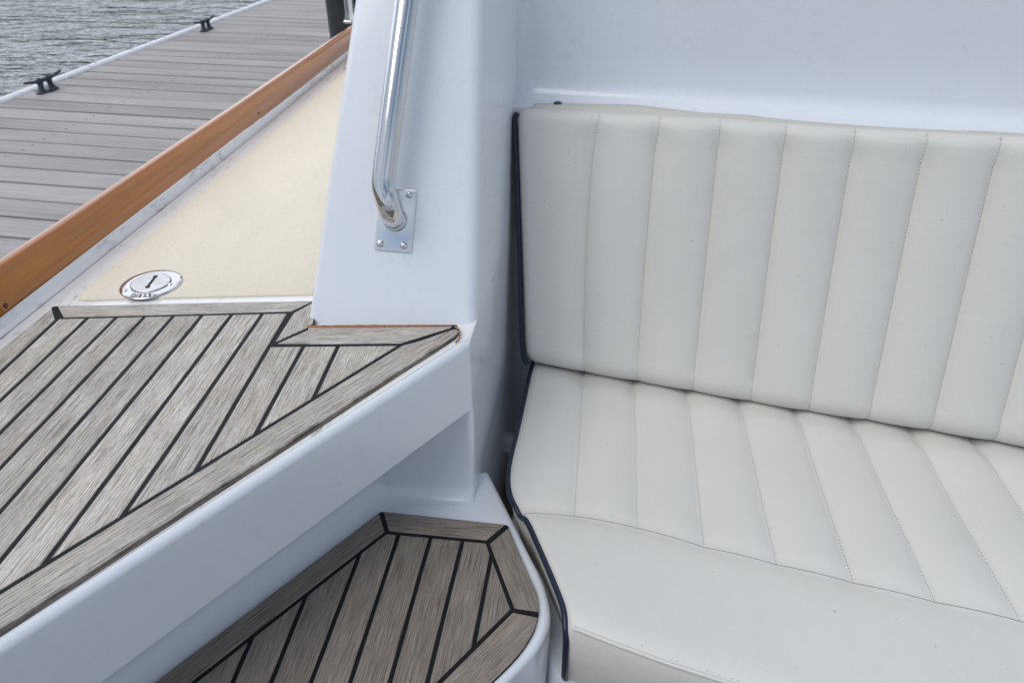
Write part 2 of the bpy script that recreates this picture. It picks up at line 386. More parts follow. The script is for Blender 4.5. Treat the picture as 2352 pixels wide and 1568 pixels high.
# recess below the lip: riser, back wall, coves
rows = []
for off, z in rec_pr:
    Rd = Vector((-0.02, 0.0004)).normalized(); a0 = COR - Nv * (0.135 - off); r0 = COR - f2d * off * 0.55
    den = Dv.x * Rd.y - Dv.y * Rd.x; k_ = ((r0.x - a0.x) * Rd.y - (r0.y - a0.y) * Rd.x) / den; cc = a0 + Dv * k_
    s_ = roundp([cc - Dv * 1.7, cc, r0 + Rd * 0.02], [None, 0.035, None], 8)
    rows.append([(p.x, p.y, z) for p in s_])
mb = MB(); mb.grid(rows); riser = mb.build('step_recess', M['white'], boat, ang=50)

# ---- side deck
deck_edge_in = COR - Nv * 0.011
mb = MB()
outl = [far0 - Nv * 0.011, deck_edge_in - Dv * 0.004, Vector((COR.x - 0.004, COR.y + 0.006)), Vector((-0.056, 0.93)), Vector((-0.056, 1.05)), Vector((-0.2, 1.3)), Vector((-0.2, 3.2))]
rim = [p + Vector((0.0, 0)) for p in RIM]
outl += [Vector((rim[-1].x + .05, 3.6))] + rim[::-1] + [Vector((rim[0].x - 0.5, -0.6))]
mb.poly([(p.x, p.y, 0) for p in outl]); deck = mb.build('side_deck', M['white_deck'], boat, smooth=False)
# corner fill beside the bulkhead
# cove between deck and rail
mb = MB(); rows = []
for k in range(7):
    a = math.pi / 2 * k / 6; o_ = 0.016 * (1 - math.sin(a)); z = 0.0012 + 0.016 * (1 - math.cos(a))
    rows.append([(p.x + o_, p.y, z) for p in RIM])
mb.grid(rows); mb.build('deck_cove', M['white_deck'], deck)

# cream non-skid panel
cz = 0.004
cr = [(717, 674.5), (560, 678), (360, 682.5), (250, 686), (194, 688), (180, 686.5), (177, 681), (186, 671), (298, 577), (430, 467), (560, 359), (680, 258), (794, 160), (840, 120), (905, 120)]
cp = ccw([V2(P(x, y, cz)) for x, y in cr]); mb = MB(); mb.prism(cp, -0.001, cz, bev=0.0015)
cream = mb.build('nonskid_panel', M['cream'], deck, ang=60)

# ---- teak deck
ZT = 0.008
def pz(q, z): return V2(P(q[0], q[1], z))
def plank(mb, pts, d, z0, z1, bev=0.0008, mi=0):
    """one plank with the grain along d"""
    pts = ccw(pts)
    if len(pts) < 3 or abs(area(pts)) < 1e-5: return
    q = [pts[0]]
    for p in pts[1:]:
        if (p - q[-1]).length > 0.002: q.append(p)
    if (q[0] - q[-1]).length < 0.002: q.pop()
    d = d.normalized(); n = Vector((-d.y, d.x)); o1, o2 = random.uniform(0, 50), random.uniform(0, 9)
    mb.prism(q, z0, z1, mi, lambda p: (p.x * d.x + p.y * d.y + o1, p.x * n.x + p.y * n.y + o2), random.random(), bev)
def shrink(poly, w): return inset(ccw(poly), w)
HW = 0.0029
seams = [((132, 732), (0, 855.5)), ((200.4, 730.4), (0, 919.8)), ((266.6, 728.6), (0, 993.3)), ((332.8, 725.6), (0, 1074.2)),
         ((399, 724), (69.9, 1095.6)), ((465, 722), (158, 1095.6)), ((533, 720.5), (250, 1095.6)), ((603, 719), (342, 1095.6)),
         ((663.7, 717.6), (448.6, 1081.6)), ((696.8, 794.8), (588.3, 993.3)), ((775.9, 794.8), (722.5, 908.8))]
sl_ = [(pz(a, ZT), pz(b, ZT)) for a, b in seams]
upper = (pz((139, 730), ZT), pz((670, 717), ZT)); lower = (pz((606, 794), ZT), pz((921, 791), ZT))
nos = (pz((0, 1359.4), ZT), pz((920.6, 792), ZT))
dd = (nos[1] - nos[0]).normalized(); nos = (nos[0] - dd * 0.6, nos[1] + dd * 0.05)
big = [Vector((-3, -1)), Vector((3, -1)), Vector((3, 3)), Vector((-3, 3))]
mb = MB(); caulk = MB()
def strip(lines, i, tops):
    poly = list(big)
    a, b_ = lines[i]; d = (b_ - a).normalized(); n = Vector((-d.y, d.x))
    poly = clip(poly, a + n * HW, b_ + n * HW, 1)
    if i + 1 < len(lines):
        c_, e_ = lines[i + 1]; d2 = (e_ - c_).normalized(); n2 = Vector((-d2.y, d2.x)); poly = clip(poly, c_ - n2 * HW, e_ - n2 * HW, -1)
    for p, q, s_ in tops:
        dq = (q - p).normalized(); nq = Vector((-dq.y, dq.x)) * s_; poly = clip(poly, p + nq * HW, q + nq * HW, s_)
    return poly, -d
for i in range(len(sl_)):
    tops = [(nos[0], nos[1], 1)] + [(upper[0], upper[1], -1) if i < 8 else (lower[0], lower[1], -1)]
    po, d = strip(sl_, i, tops)
    if len(po) > 2: plank(mb, po, d, ZT - 0.003, ZT)
# border planks
s0, s1 = sl_[0]; d0 = (s0 - s1).normalized()
lb = [pz(q, ZT) for q in ((118, 708.5), (59, 756), (0, 803))]
lb += [lb[-1] + (lb[-1] - lb[-2]).normalized() * 0.5]
n0 = Vector((-d0.y, d0.x)); inn = s0 + n0 * HW - d0 * 0.0
plank(mb, [lb[0] + Vector((0.0, 0)), lb[1], lb[2], lb[3], s1 - d0 * 0.62 + n0 * HW * 1.2, inn - d0 * 0.002], d0, ZT - 0.003, ZT)
plank(mb, [pz(q, ZT) for q in ((133, 703.5), (400, 696.5), (716, 690.5), (716, 692.5), (668, 714.5), (400, 722.2), (146, 728))], upper[1] - upper[0], ZT - 0.003, ZT)
plank(mb, [pz(q, ZT) for q in ((675, 718.5), (720, 694), (720, 741), (710, 750), (632, 785))], d0 * 1.0, ZT - 0.003, ZT)
plank(mb, [pz(q, ZT) for q in ((637, 789), (707, 757.5), (709, 748), (1040, 746), (1036, 752), (920, 787.5), (760, 789.5))], lower[1] - lower[0], ZT - 0.003, ZT)
# nosing with rolled outer edge
oa, ob = pz((0, 1462), 0.0), pz((1040, 783), 0.0); od = (ob - oa).normalized(); oa = oa - od * 0.6
nn = Vector((-od.y, od.x)); ia = nos[0] + Vector((dd.y, -dd.x)) * HW; ib = pz((925, 793.5), ZT)
rows = []; N = 60; ends = [(pz((925, 793.5), ZT), ob)]
for k in range(N + 1):
    f = k / N; I = ia.lerp(ib, f); O = oa.lerp(ob - od * 0.075, f)
    rows.append((I, O))
tipI = [pz(q, ZT) for q in ((960, 784.5), (1000, 771), (1030, 760), (1046, 756), (1051, 759))]
tipO = [pz(q, 0.0) for q in ((960, 836), (1000, 810.5), (1030, 790.5), (1047, 779), (1054.5, 770))]
# continue the outer edge smoothly
rows += list(zip(tipI, tipO))
g = []
for I, O in rows:
    wv = (O - I); wl = wv.length; wd = wv.normalized(); rr = min(0.0085, wl * 0.45); row = [(I.x, I.y, ZT - 0.003), (I.x, I.y, ZT)]
    for k in range(7):
        a = math.pi / 2 * k / 6; q = O - wd * rr * (1 - math.sin(a)); row.append((q.x, q.y, 0.0005 + (ZT - 0.0005) * math.cos(a)))
    g.append(row)
ru = random.uniform(3, 9)
mb.grid([r_[:6] for r_ in g], 0, False, lambda p: (p.x * od.x + p.y * od.y + ru, p.x * nn.x + p.y * nn.y - p.z + 3), 0.0)
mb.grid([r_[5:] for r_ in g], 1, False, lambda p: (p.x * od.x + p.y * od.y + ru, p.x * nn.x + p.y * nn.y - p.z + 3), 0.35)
mb.poly(g[-1]);
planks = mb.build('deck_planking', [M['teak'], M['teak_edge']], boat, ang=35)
# caulking: one sheet under the planks, seen in the seams
co = [pz(q, ZT) for q in ((118, 704), (127, 702.3), (400, 697), (722, 690.5), (722, 748), (1042, 747.5), (1048, 751), (1053, 757))]
outer = [O + (I - O).normalized() * 0.009 for I, O in rows[::-1]]
sheet = co + outer[1:] + [lb[3] + Vector((0, 0)), lb[2], lb[1], lb[0]]
mb = MB(); mb.prism(ccw(sheet), 0.0004, ZT - 0.0009); mb.build('caulking', M['caulk'], planks, smooth=False)

# sealant bead at the foot of the bulkhead
mb = MB(); up_, lo_ = [], []
for k in range(61):
    f = k / 60; x = 705 + (1050 - 705) * f; h = (4.6 if f < .55 else 4.6 - 3.2 * (f - .55) / .45) * 0.5 + random.uniform(-0.5, .5)
    yc = 749.5 - 2.5 * f; up_.append(P(x, yc - h - 0.6, ZT + 0.002)); lo_.append(P(x, yc + h, ZT + 0.0008))
mb.grid([[p + Vector((0, 0.002, -0.002)) for p in up_], up_, [a.lerp(b_, .5) + Vector((0, 0, 0.001)) for a, b_ in zip(up_, lo_)], lo_, [p - Vector((0, 0, 0.0015)) for p in lo_]])
tip = catmull([P(1046, 748, ZT), P(1052, 753, ZT), P(1056.5, 765, 0.006), P(1054.5, 777, 0.003), P(1046, 786, 0.002)], 5); mb.tube(tip, 0.0011, 8)
mb.build('sealant_bead', M['sealant'], boat)

# ---- toe rail
ZR = 0.08
mb = MB()
it = [V2(P(x, y, ZR)) for x, y in ((-260, 785), (0, 612), (152, 512.5), (300, 412), (560, 236), (808, 66), (960, -40))]
ib_ = [p + Vector((-0.001, 0)) for p in RIM]
g = []
def interp(pl, y):
    for a, b_ in zip(pl, pl[1:]):
        if a.y <= y <= b_.y: return a + (b_ - a) * ((y - a.y) / (b_.y - a.y))
    a, b_ = (pl[0], pl[1]) if y < pl[0].y else (pl[-2], pl[-1]); return a + (b_ - a) * ((y - a.y) / (b_.y - a.y))
ys = [0.2 + 0.1 * k for k in range(30)]
for y in ys:
    lo = interp(ib_, y); hi = interp(it, y); th = 0.024
    sec = [(lo.x, -0.002), (lo.x + (hi.x - lo.x) * .5, ZR * .5), (hi.x + 0.0008, ZR - 0.012), (hi.x, ZR - 0.007), (hi.x - 0.0022, ZR - 0.0022), (hi.x - 0.007, ZR),
           (hi.x - th + 0.006, ZR), (hi.x - th + 0.0015, ZR - 0.002), (hi.x - th - 0.001, ZR - 0.008), (lo.x - th - 0.006, -0.03)]
    g.append([(x, y, z) for x, z in sec])
arc = [0]
for a, b_ in zip(g[0], g[0][1:]): arc.append(arc[-1] + (Vector(a) - Vector(b_)).length)
n = len(g[0]); base = len(mb.v)
for row in g: mb.v += [Vector(p) for p in row]
for i in range(len(g) - 1):
    for j in range(n - 1):
        q = [base + i * n + j, base + i * n + j + 1, base + (i + 1) * n + j + 1, base + (i + 1) * n + j]
        mb.face(q, 0, [(ys[i], arc[j]), (ys[i], arc[j + 1]), (ys[i + 1], arc[j + 1]), (ys[i + 1], arc[j])])
mb.poly(g[0]); mb.poly(g[-1])
rail = mb.build('toe_rail', M['varnish'], boat, ang=50)
def railhole(y, z, name='screw_hole'):
    lo, hi = interp(ib_, y), interp(it, y); x = lo.x + (hi.x - lo.x) * z / ZR
    mb = MB(); c_ = Vector((x + 0.0006, y, z)); r_ = []
    for rr, o_ in ((0.0042, 0.0), (0.0030, 0.0006), (0.0018, 0.0002), (0.0008, -0.001)):
        r_.append([c_ + Vector((o_, rr * 1.0 * math.cos(a) * (1 + .2 * math.sin(3 * a)), rr * math.sin(a))) for a in [2 * math.pi * k / 12 for k in range(12)]])
    mb.grid(r_, 0, True); mb.poly(r_[-1]); mb.build(name, M['drain'], rail)
def rail_at(x, y):
    n_ = Vector((1, -0.11, 0)).normalized(); q = PN(x, y, Vector((interp(ib_, 1.0).x, 1.0, 0)), n_); return q
q = rail_at(16, 702); railhole(q.y, q.z); q = rail_at(594, 260); railhole(q.y, q.z)
# hull side under the rail
mb = MB(); mb.grid([[(interp(ib_, y).x - 0.03, y, -0.03) for y in ys], [(interp(ib_, y).x - 0.032, y, -0.07) for y in ys], [(interp(ib_, y).x + 0.03, y, -0.5) for y in ys], [(interp(ib_, y).x + 0.12, y, -0.95) for y in ys]])
mb.build('hull_side', M['white'], boat)

# ---- step
mb = MB()
edge_px = [(1124, 1086), (1148, 1134), (1176, 1190), (1206, 1251), (1243, 1324), (1259, 1372), (1265, 1410), (1261, 1442), (1241, 1484), (1204, 1527), (1158, 1572), (1080, 1640), (900, 1790)]
ep = catmull([V2(P(x, y, ZF - 0.004)).to_3d() for x, y in edge_px], 6); ep = [V2(p) for p in ep]
nrm = []
for i, p in enumerate(ep):
    d = (ep[min(i + 1, len(ep) - 1)] - ep[max(i - 1, 0)]).normalized(); nrm.append(Vector((-d.y, d.x)))
if nrm[20].x < 0: nrm = [-q for q in nrm]
rows = []; rr = 0.011
for k in range(8):
    a = math.pi / 2 * k / 7; rows.append([(*(p - q * rr * (1 - math.sin(a))), ZF - rr * (1 - math.cos(a))) for p, q in zip(ep, nrm)])
rows.append([(*(p - q * 0.001), -0.40) for p, q in zip(ep, nrm)]); rows.append([(*(p - q * 0.006), -0.64) for p, q in zip(ep, nrm)])
mb.grid(rows)
inner = rows[0]
rc = [(COR.x + 0.008, COR.y - 0.02), (COR.x - 0.02, COR.y - 0.028), (-0.235, COR.y - 0.0248 + 0.0)]
c1 = COR - Nv * 0.085; rpt = Vector((c1.x, c1.y)) + Dv * -0.05
mb.poly(list(inner) + [(*(c1 - Dv * 1.5), ZF), (*(c1 - Dv * 0.16), ZF), (-0.24, COR.y + 0.002, ZF), (COR.x - 0.004, COR.y + 0.002, ZF), (COR.x + 0.004, COR.y + 0.05, ZF)])
step = mb.build('boarding_step', M['white'], boat, ang=50)
ZP = ZF + 0.007
z_ = ZP
tl = [((577.3, 1465.9), (533, 1568)), ((704, 1363), (621.4, 1568)), ((823.6, 1276.6), (713.3, 1568)), ((915, 1227), (803.4, 1568)),
      ((988.5, 1234.3), (894.6, 1568)), ((1062, 1241.7), (981, 1568)), ((1128, 1278), (1087.7, 1484))]
tl = [(pz(a, z_), pz(b, z_)) for a, b in tl]
e0 = tl[0][0] - (tl[1][0] - tl[0][0]) * 1.0; dl = tl[0][1] - tl[0][0]
left = (pz((441, 1568), z_), pz((887, 1221.4), z_)); topl = (pz((887, 1221.4), z_), pz((1119, 1243.5), z_))
rig = (pz((1119, 1243.5), z_), pz((1178, 1399), z_)); low = (pz((1178, 1399), z_), pz((1007, 1568), z_))
tl = [(e0, e0 + dl)] + tl
bounds = [(left[0], left[1], -1), (topl[0], topl[1], -1), (rig[0], rig[1], -1), (low[0], low[1], -1)]
HW = 0.0031
mb = MB()
for i in range(-1, len(tl)):
    if i == -1: continue
    po, d = strip(tl, i, bounds)
    if len(po) > 2: plank(mb, po, d, z_ - 0.003, z_)
el = left[0] - (left[1] - left[0]).normalized() * 0.35; ll = (low[1] - low[0]).normalized()
olx = [pz((353, 1568), z_), pz((874, 1174.5), z_)]; oll = olx[0] - (olx[1] - olx[0]).normalized() * 0.35
def sh(p, q, n=1): # point moved off a seam
    return p + q
ld = (left[1] - left[0]).normalized(); ln = Vector((-ld.y, ld.x))
plank(mb, [oll, el + ln * HW, left[1] + ln * HW - ld * 0.001, pz((870, 1177), z_)], ld, z_ - 0.003, z_)
td = (topl[1] - topl[0]).normalized(); tn = Vector((-td.y, td.x))
plank(mb, [pz((881, 1175), z_), topl[0] + tn * HW + td * 0.004, topl[1] + tn * HW - td * 0.002, pz((1160, 1204), z_)], td, z_ - 0.003, z_)
rd = (rig[1] - rig[0]).normalized(); rn = Vector((-rd.y, rd.x))
ro = catmull([pz(q, z_).to_3d() for q in ((1168.6, 1211), (1190.6, 1263.7), (1216.4, 1324), (1231, 1357), (1236.5, 1382), (1237.5, 1404))], 3); ro = [V2(p) for p in ro]
plank(mb, ro + [rig[1] + rn * HW - rd * 0.0015, rig[0] + rn * HW + rd * 0.005], rd, z_ - 0.003, z_)
ld2 = (low[1] - low[0]).normalized(); ln2 = Vector((-ld2.y, ld2.x))
lo_o = catmull([pz(q, z_).to_3d() for q in ((1235, 1417), (1224, 1452), (1190, 1503), (1127, 1566), (1020, 1660), (850, 1806))], 3); lo_o = [V2(p) for p in lo_o]
plank(mb, lo_o + [low[0] + ld2 * 0.42 + ln2 * HW, low[0] + ln2 * HW + ld2 * 0.0035], ld2, z_ - 0.003, z_)
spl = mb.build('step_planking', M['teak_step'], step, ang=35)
mb = MB()
sh_ = [oll, pz((873, 1175), z_), pz((881, 1174), z_), pz((1160, 1203.5), z_), pz((1167, 1206), z_)] + ro + lo_o + [low[0] + ld2 * 0.42]
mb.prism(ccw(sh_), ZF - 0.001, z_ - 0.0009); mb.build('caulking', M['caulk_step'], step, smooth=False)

# ---- cockpit sole and seat base
mb = MB(); mb.poly([(-1.6, -1.2, -0.62), (2.0, -1.2, -0.62), (2.0, 1.3, -0.62), (-0.2, 1.3, -0.62)]); mb.build('cockpit_sole', M['sole'], boat, smooth=False)

mb = MB(); mb.grid([[(2.1, 1.2, -0.62), (2.1, -1.35, -0.62), (-1.2, -1.35, -0.62)], [(2.1, 1.2, 0.5), (2.1, -1.35, 0.5), (-1.2, -1.35, 0.3)], [(2.4, 1.2, 0.5), (2.4, -1.65, 0.5), (-1.2, -1.65, 0.3)], [(2.4, 1.2, -0.95), (2.4, -1.65, -0.95), (-1.2, -1.65, -0.95)]])  # unseen cockpit side and aft wall, heightened to darken the coaming face
mb.build('unseen_cockpit_side', M['white'], boat, ang=50)

# ================================================================= SETTEE CUSHIONS
ZQ, ZB = -0.275, -0.42
def polyl(pts, ts):
    pts = [Vector(p) for p in pts]
    def f(t_):
        for i in range(len(ts) - 1):
            if t_ <= ts[i + 1] or i == len(ts) - 2:
                k = (t_ - ts[i]) / (ts[i + 1] - ts[i]); return pts[i].lerp(pts[i + 1], k)
    return f
def smooth_poly(px, conv, n=6):
    c_ = catmull([conv(x, y) for x, y in px], n); L_ = [0]
    for a, b_ in zip(c_, c_[1:]): L_.append(L_[-1] + (b_ - a).length)
    T = L_[-1]; return polyl(c_, [l / T for l in L_]), c_
qz = lambda x, y: P(x, y, ZQ)
crease = [(1338, 870), (1458, 891), (1584, 914), (1708, 938), (1842, 960), (1976, 984), (2118, 1006), (2268, 1032), (2430, 1062), (2605, 1096), (2800, 1130)]
cross = [(1320, 1172), (1465, 1200), (1619.4, 1245), (1786.7, 1285.8), (1964, 1329), (2152.5, 1374), (2348, 1418), (2560, 1466), (2790, 1516), (3040, 1570)]
front = [(1415, 1467), (1545, 1514), (1700, 1563), (1890, 1618), (2080, 1668), (2290, 1718), (2520, 1768), (2770, 1820), (3040, 1874), (3330, 1930)]
crease = crease[:10]
Lb, Lb_pts = smooth_poly([(1223, 838), (1206, 920), (1190, 990), (1174, 1055), (1171, 1100), (1180, 1136), (1200, 1166)], qz)
Lf, Lf_pts = smooth_poly([(1200, 1166), (1216, 1190), (1241, 1248), (1276, 1328), (1299, 1388), (1304, 1424)], qz)
bB = [Lb]; bF = [Lf]
for c_, s_, f_ in zip(crease, cross, front):
    a, b_, e_ = P(*c_, ZQ), P(*s_, ZQ), P(*f_, ZQ); bB.append(polyl([a, b_], [0, 1])); bF.append(polyl([b_, e_], [0, 1]))
back_dir = (P(1338, 870, ZQ) - P(1320, 1172, ZQ)).normalized()
mb = MB(); NA, NV, NW = 14, 26, 16
def bul(a, sharp=0.42): return max(0.0, math.sin(math.pi * a)) ** sharp
rows = []
def edge_roll(dist, r_): return 0 if dist >= r_ else -(r_ - math.sqrt(max(0, r_ * r_ - (r_ - dist) ** 2)))
BQ = 0.0115
for k in range(-4, NV + 1):
    v_ = k / NV; row = []
    for i in range(len(bB) - 1):
        for j in range(NA + (1 if i == len(bB) - 2 else 0)):
            a = j / NA; A, B_ = bB[i](max(v_, 0)), bB[i + 1](max(v_, 0)); p = A.lerp(B_, a) + back_dir * (0.035 * -min(k, 0))
            dl_ = (B_ - A).length * a
            left_f = 1.0 if i else min(1, (dl_ / 0.03)) ** 0.5
            dist = (1 - v_) * 0.31
            z = -BQ * (1 - (bul(a, .68) if i else (bul(a, .68) if a > .5 else 1))) * (0.25 + 0.75 * min(1, dist / 0.04) ** .6) * (1 if dist > 0.02 else 1)
            if i == 0: z += edge_roll(dl_, 0.010) * 0.9
            z -= 0.0085 * math.exp(-dist / 0.012)
            z += 0.0035 * math.sin(3.1 * p.x + 2.0) * math.sin(5 * v_) - (0.006 * -min(k, 0) if k < 0 else 0) - 0.005 * math.exp(-max(v_, 0) / 0.03)
            row.append(p + Vector((0, 0, z)))
    rows.append(row)
last_top = rows[-1]
mb.grid(rows)
rows2 = []
fr_d = None
for k in range(NW + 1):
    w_ = k / NW; row = []
    for i in range(len(bF) - 1):
        for j in range(NA + (1 if i == len(bF) - 2 else 0)):
            a = j / NA; A, B_ = bF[i](w_), bF[i + 1](w_); p = A.lerp(B_, a); dl_ = (B_ - A).length * a
            f_ = w_; z = -0.0085 * math.exp(-(w_ * 0.17) / 0.016)
            if k == 0: z = last_top[i * NA + j].z - ZQ
            if i == 0: z += edge_roll(dl_, 0.010) * 0.9
            z += edge_roll((1 - w_) * 0.17, 0.028) * 0.30
            z += 0.0025 * math.sin(14 * p.x + 1) * math.sin(math.pi * w_)
            if k == 0: p = last_top[i * NA + j].copy(); row.append(p)
            else: row.append(p + Vector((0, 0, z)))
    rows2.append(row)
mb.grid(rows2)
seatc = empty('seat_cushion', tuple(P(1700, 1200, ZB)))
tag(seatc, 'ivory vinyl seat cushion with stitched channels and navy piping, lying on the settee', 'cushion')
def child(mb, name, mats, par, **k):
    o = mb.build(name, mats, par, **k); o.matrix_parent_inverse = Matrix.Translation(-Vector(par.location)); return o
# front face with rolled top
fe = rows2[-1]; fr = [fe]
for dz, out in ((-0.002, 0.002), (-0.006, 0.004), (-0.02, 0.007), (-0.05, 0.010), (-0.08, 0.008), (-0.115, 0.002), (ZB - ZQ + .012, -0.001)):
    fr.append([p + Vector((-0.28 * out, -out, 0)) + Vector((0, 0, dz)) for p in fe])
mbf = MB(); mbf.grid(fr)
child(mb, 'top_panel', M['vinyl'], seatc, ang=70); child(mbf, 'front_panel', M['vinyl'], seatc, ang=70)
# left boxing
lp = [r_[0] for r_ in rows] + [r_[0] for r_ in rows2[1:]]
bx = [lp]
for dz, out in ((-0.004, -0.001), (-0.012, -0.003), (-0.03, -0.001), (-0.06, -0.006), (-0.10, -0.014), (ZB - ZQ, -0.024)):
    row = []
    for i, p in enumerate(lp):
        d = (lp[min(i + 1, len(lp) - 1)] - lp[max(i - 1, 0)]).normalized(); n_ = Vector((d.y, -d.x, 0)); n_ = -n_ if n_.x > 0 else n_
        row.append(p + n_ * out + Vector((0, 0, dz - (0.0 if dz > -.12 else 0))))
    bx.append(row)
mbx = MB(); mbx.grid(bx); child(mbx, 'side_boxing', M['vinyl_side'], seatc, ang=70)
# navy piping
pp = [p + Vector((-0.0026, 0, -0.0005)) for p in lp[2:]]
end = lp[-1]; pp += [end + Vector((-0.0022, -0.004, -0.006)), end + Vector((-0.0015, -0.010, -0.02)), end + Vector((-0.0015, -0.013, -0.05)), end + Vector((-0.001, -0.012, -0.08)), end + Vector((0.0, -0.006, -0.108)), end + Vector((0.003, 0.0, -0.124))]
mbp = MB(); mbp.tube(catmull(pp, 3), 0.0046, 12); child(mbp, 'navy_piping', M['navy'], seatc)
# front welt and stitching
mbp = MB(); mbp.tube([p + Vector((-0.0008, -0.0024, 0.0008)) for p in fe[2:]], 0.0030, 10); child(mbp, 'front_piping', M['vinyl'], seatc)
def stitches(mb, path, up, length=0.0035, gap=0.0027, r_=0.00048):
    path = [Vector(p) for p in path]; acc = 0; nxt = 0.002
    for a, b_ in zip(path, path[1:]):
        l_ = (b_ - a).length
        if l_ < 1e-9: continue
        d = (b_ - a) / l_
        while nxt < acc + l_:
            c_ = a + d * (nxt - acc) + up * (0.0004 + random.uniform(-.0001, .0001)); s_ = d.cross(up).normalized() * r_; e_ = d * length * 0.5 * random.uniform(.8, 1.1); h_ = up * 0.0004
            mb.grid([[c_ - e_ - s_, c_ - e_ * 0.8 + h_, c_ - e_ + s_], [c_ + e_ - s_, c_ + e_ * 0.8 + h_, c_ + e_ + s_]]); nxt += length + gap
        acc += l_
for i in range(1, len(bB) - 1):
    mbs = MB(); mbs.recalc = False
    stitches(mbs, [r_[i * NA] for r_ in rows[4:]], Vector((0, 0, 1))); child(mbs, 'stitching', M['thread'], seatc, smooth=False)
mbs = MB(); stitches(mbs, [p + Vector((0.001, 0.004, 0.0012)) for p in rows2[-1][2:]], Vector((0, 0, 1)), 0.0042, 0.0036, 0.0005)
mbs.recalc = False; child(mbs, 'stitching', M['thread'], seatc, smooth=False)
mbs = MB()                                          # pulled seam between channels and front
mbs.tube([p + Vector((0, 0, 0.0002)) for p in rows[-1]], 0.0007, 6, caps=False); child(mbs, 'cross_seam', M['thread'], seatc)

# ---- back cushion
Kp = P(1220, 845, ZQ); Kd = (P(2290, 1030, ZQ) - Kp).normalized(); hn = Vector((Kd.y, -Kd.x, 0));
if hn.y > 0: hn = -hn
UPV = (Vector((0, 0, 1)) * math.cos(R(15)) - hn * math.sin(R(15))).normalized(); Kn = Kd.cross(UPV).normalized()
if Kn.y > 0: Kn = -Kn
kz = lambda x, y: PN(x, y, Kp, Kn)
btop = [(1375, 258), (1516, 265.5), (1655, 273), (1808, 284), (1968, 296), (2136, 304), (2306.5, 313), (2485, 321), (2670, 329), (2860, 337)]
bbot = [(1338, 868), (1460, 889), (1588, 912), (1722, 936), (1857, 959), (1995, 980), (2140, 1004), (2290, 1030), (2445, 1058), (2610, 1088)]
bL, bL_pts = smooth_poly([(1203, 249), (1193, 256), (1187, 266), (1187, 300), (1190, 400), (1196, 560), (1201, 700), (1205, 800), (1210, 831), (1220, 839)], kz, 5)
bS = [bL]
for i, (a, b_) in enumerate(zip(btop, bbot)):
    if i == 0: f_, _ = smooth_poly([a, (1362, 330), (1349, 470), (1341, 620), (1337, 760), b_], kz)
    elif i == 1: f_, _ = smooth_poly([a, (1500, 370), (1483, 560), (1468, 740), b_], kz)
    else: f_ = polyl([kz(*a), kz(*b_)], [0, 1])
    bS.append(f_)
mb = MB(); rows = []; NV = 40; BB = 0.017
for k in range(NV + 1):
    v_ = (k / NV); v_ = 0.5 - 0.5 * math.cos(math.pi * v_); row = []
    for i in range(len(bS) - 1):
        for j in range(NA + (1 if i == len(bS) - 2 else 0)):
            a = j / NA; A, B_ = bS[i](v_), bS[i + 1](v_); p = A.lerp(B_, a); dl_ = (B_ - A).length * a
            tv = v_ * 0.46; bv = (1 - v_) * 0.46
            fade = min(1, tv / 0.03) ** .6 * min(1, bv / 0.04) ** .5
            off = -BB * (1 - (bul(a, .62) if (i or a > .5) else 1)) * min(1, tv / 0.045) ** .7 * (0.30 + 0.70 * min(1, bv / 0.05) ** .6)
            if i == 0: off += edge_roll(dl_, 0.014) * 0.9
            off += edge_roll(tv, 0.022) + edge_roll(bv, 0.038)
            off += 0.0025 * math.sin(7 * p.x) * math.sin(6 * v_)
            row.append(p + Kn * off)
    rows.append(row)
mb.grid(rows)
backc = empty('back_cushion', tuple(P(1700, 940, ZQ)))
tag(backc, 'ivory vinyl backrest cushion with upright channels, leaning against the white settee wall', 'cushion')
child(mb, 'front_panel', M['vinyl'], backc, ang=70)
# boxing round the left side, top and bottom
ring = [r_[0] for r_ in rows]; topr = rows[0]; botr = rows[-1]; D = 0.085
mbx = MB(); sd_ = Kd
for line, bulge in ((ring, -sd_), (topr, UPV * 1.0), (botr, -UPV)):
    g_ = [line]
    for k, (dpt, bu) in enumerate(((0.006, 0.0008), (0.02, 0.003), (0.05, 0.003), (D, -0.004))): g_.append([p - Kn * dpt + bulge * (bu if bulge is not UPV else 0) for p in line])
    mbx.grid(g_)
mbx.poly([p - Kn * D for p in (topr[0], topr[-1], botr[-1], botr[0])])
child(mbx, 'boxing', M['vinyl_side'], backc, ang=70)
pp = [kz(x, y) - Kn * 0.012 + Vector((-0.003, 0, 0)) for x, y in ((1189, 260), (1183.5, 268), (1182, 285), (1184, 330), (1187, 400), (1192, 540), (1196, 680), (1199, 780), (1204, 826), (1212, 841))]
mbp = MB(); mbp.tube(catmull(pp, 5), 0.0050, 12)
child(mbp, 'navy_piping', M['navy'], backc)
for i in range(1, len(bS) - 1):
    mbs = MB(); mbs.recalc = False
    stitches(mbs, [r_[i * NA] for r_ in rows[1:]], Kn); child(mbs, 'stitching', M['thread'], backc, smooth=False)
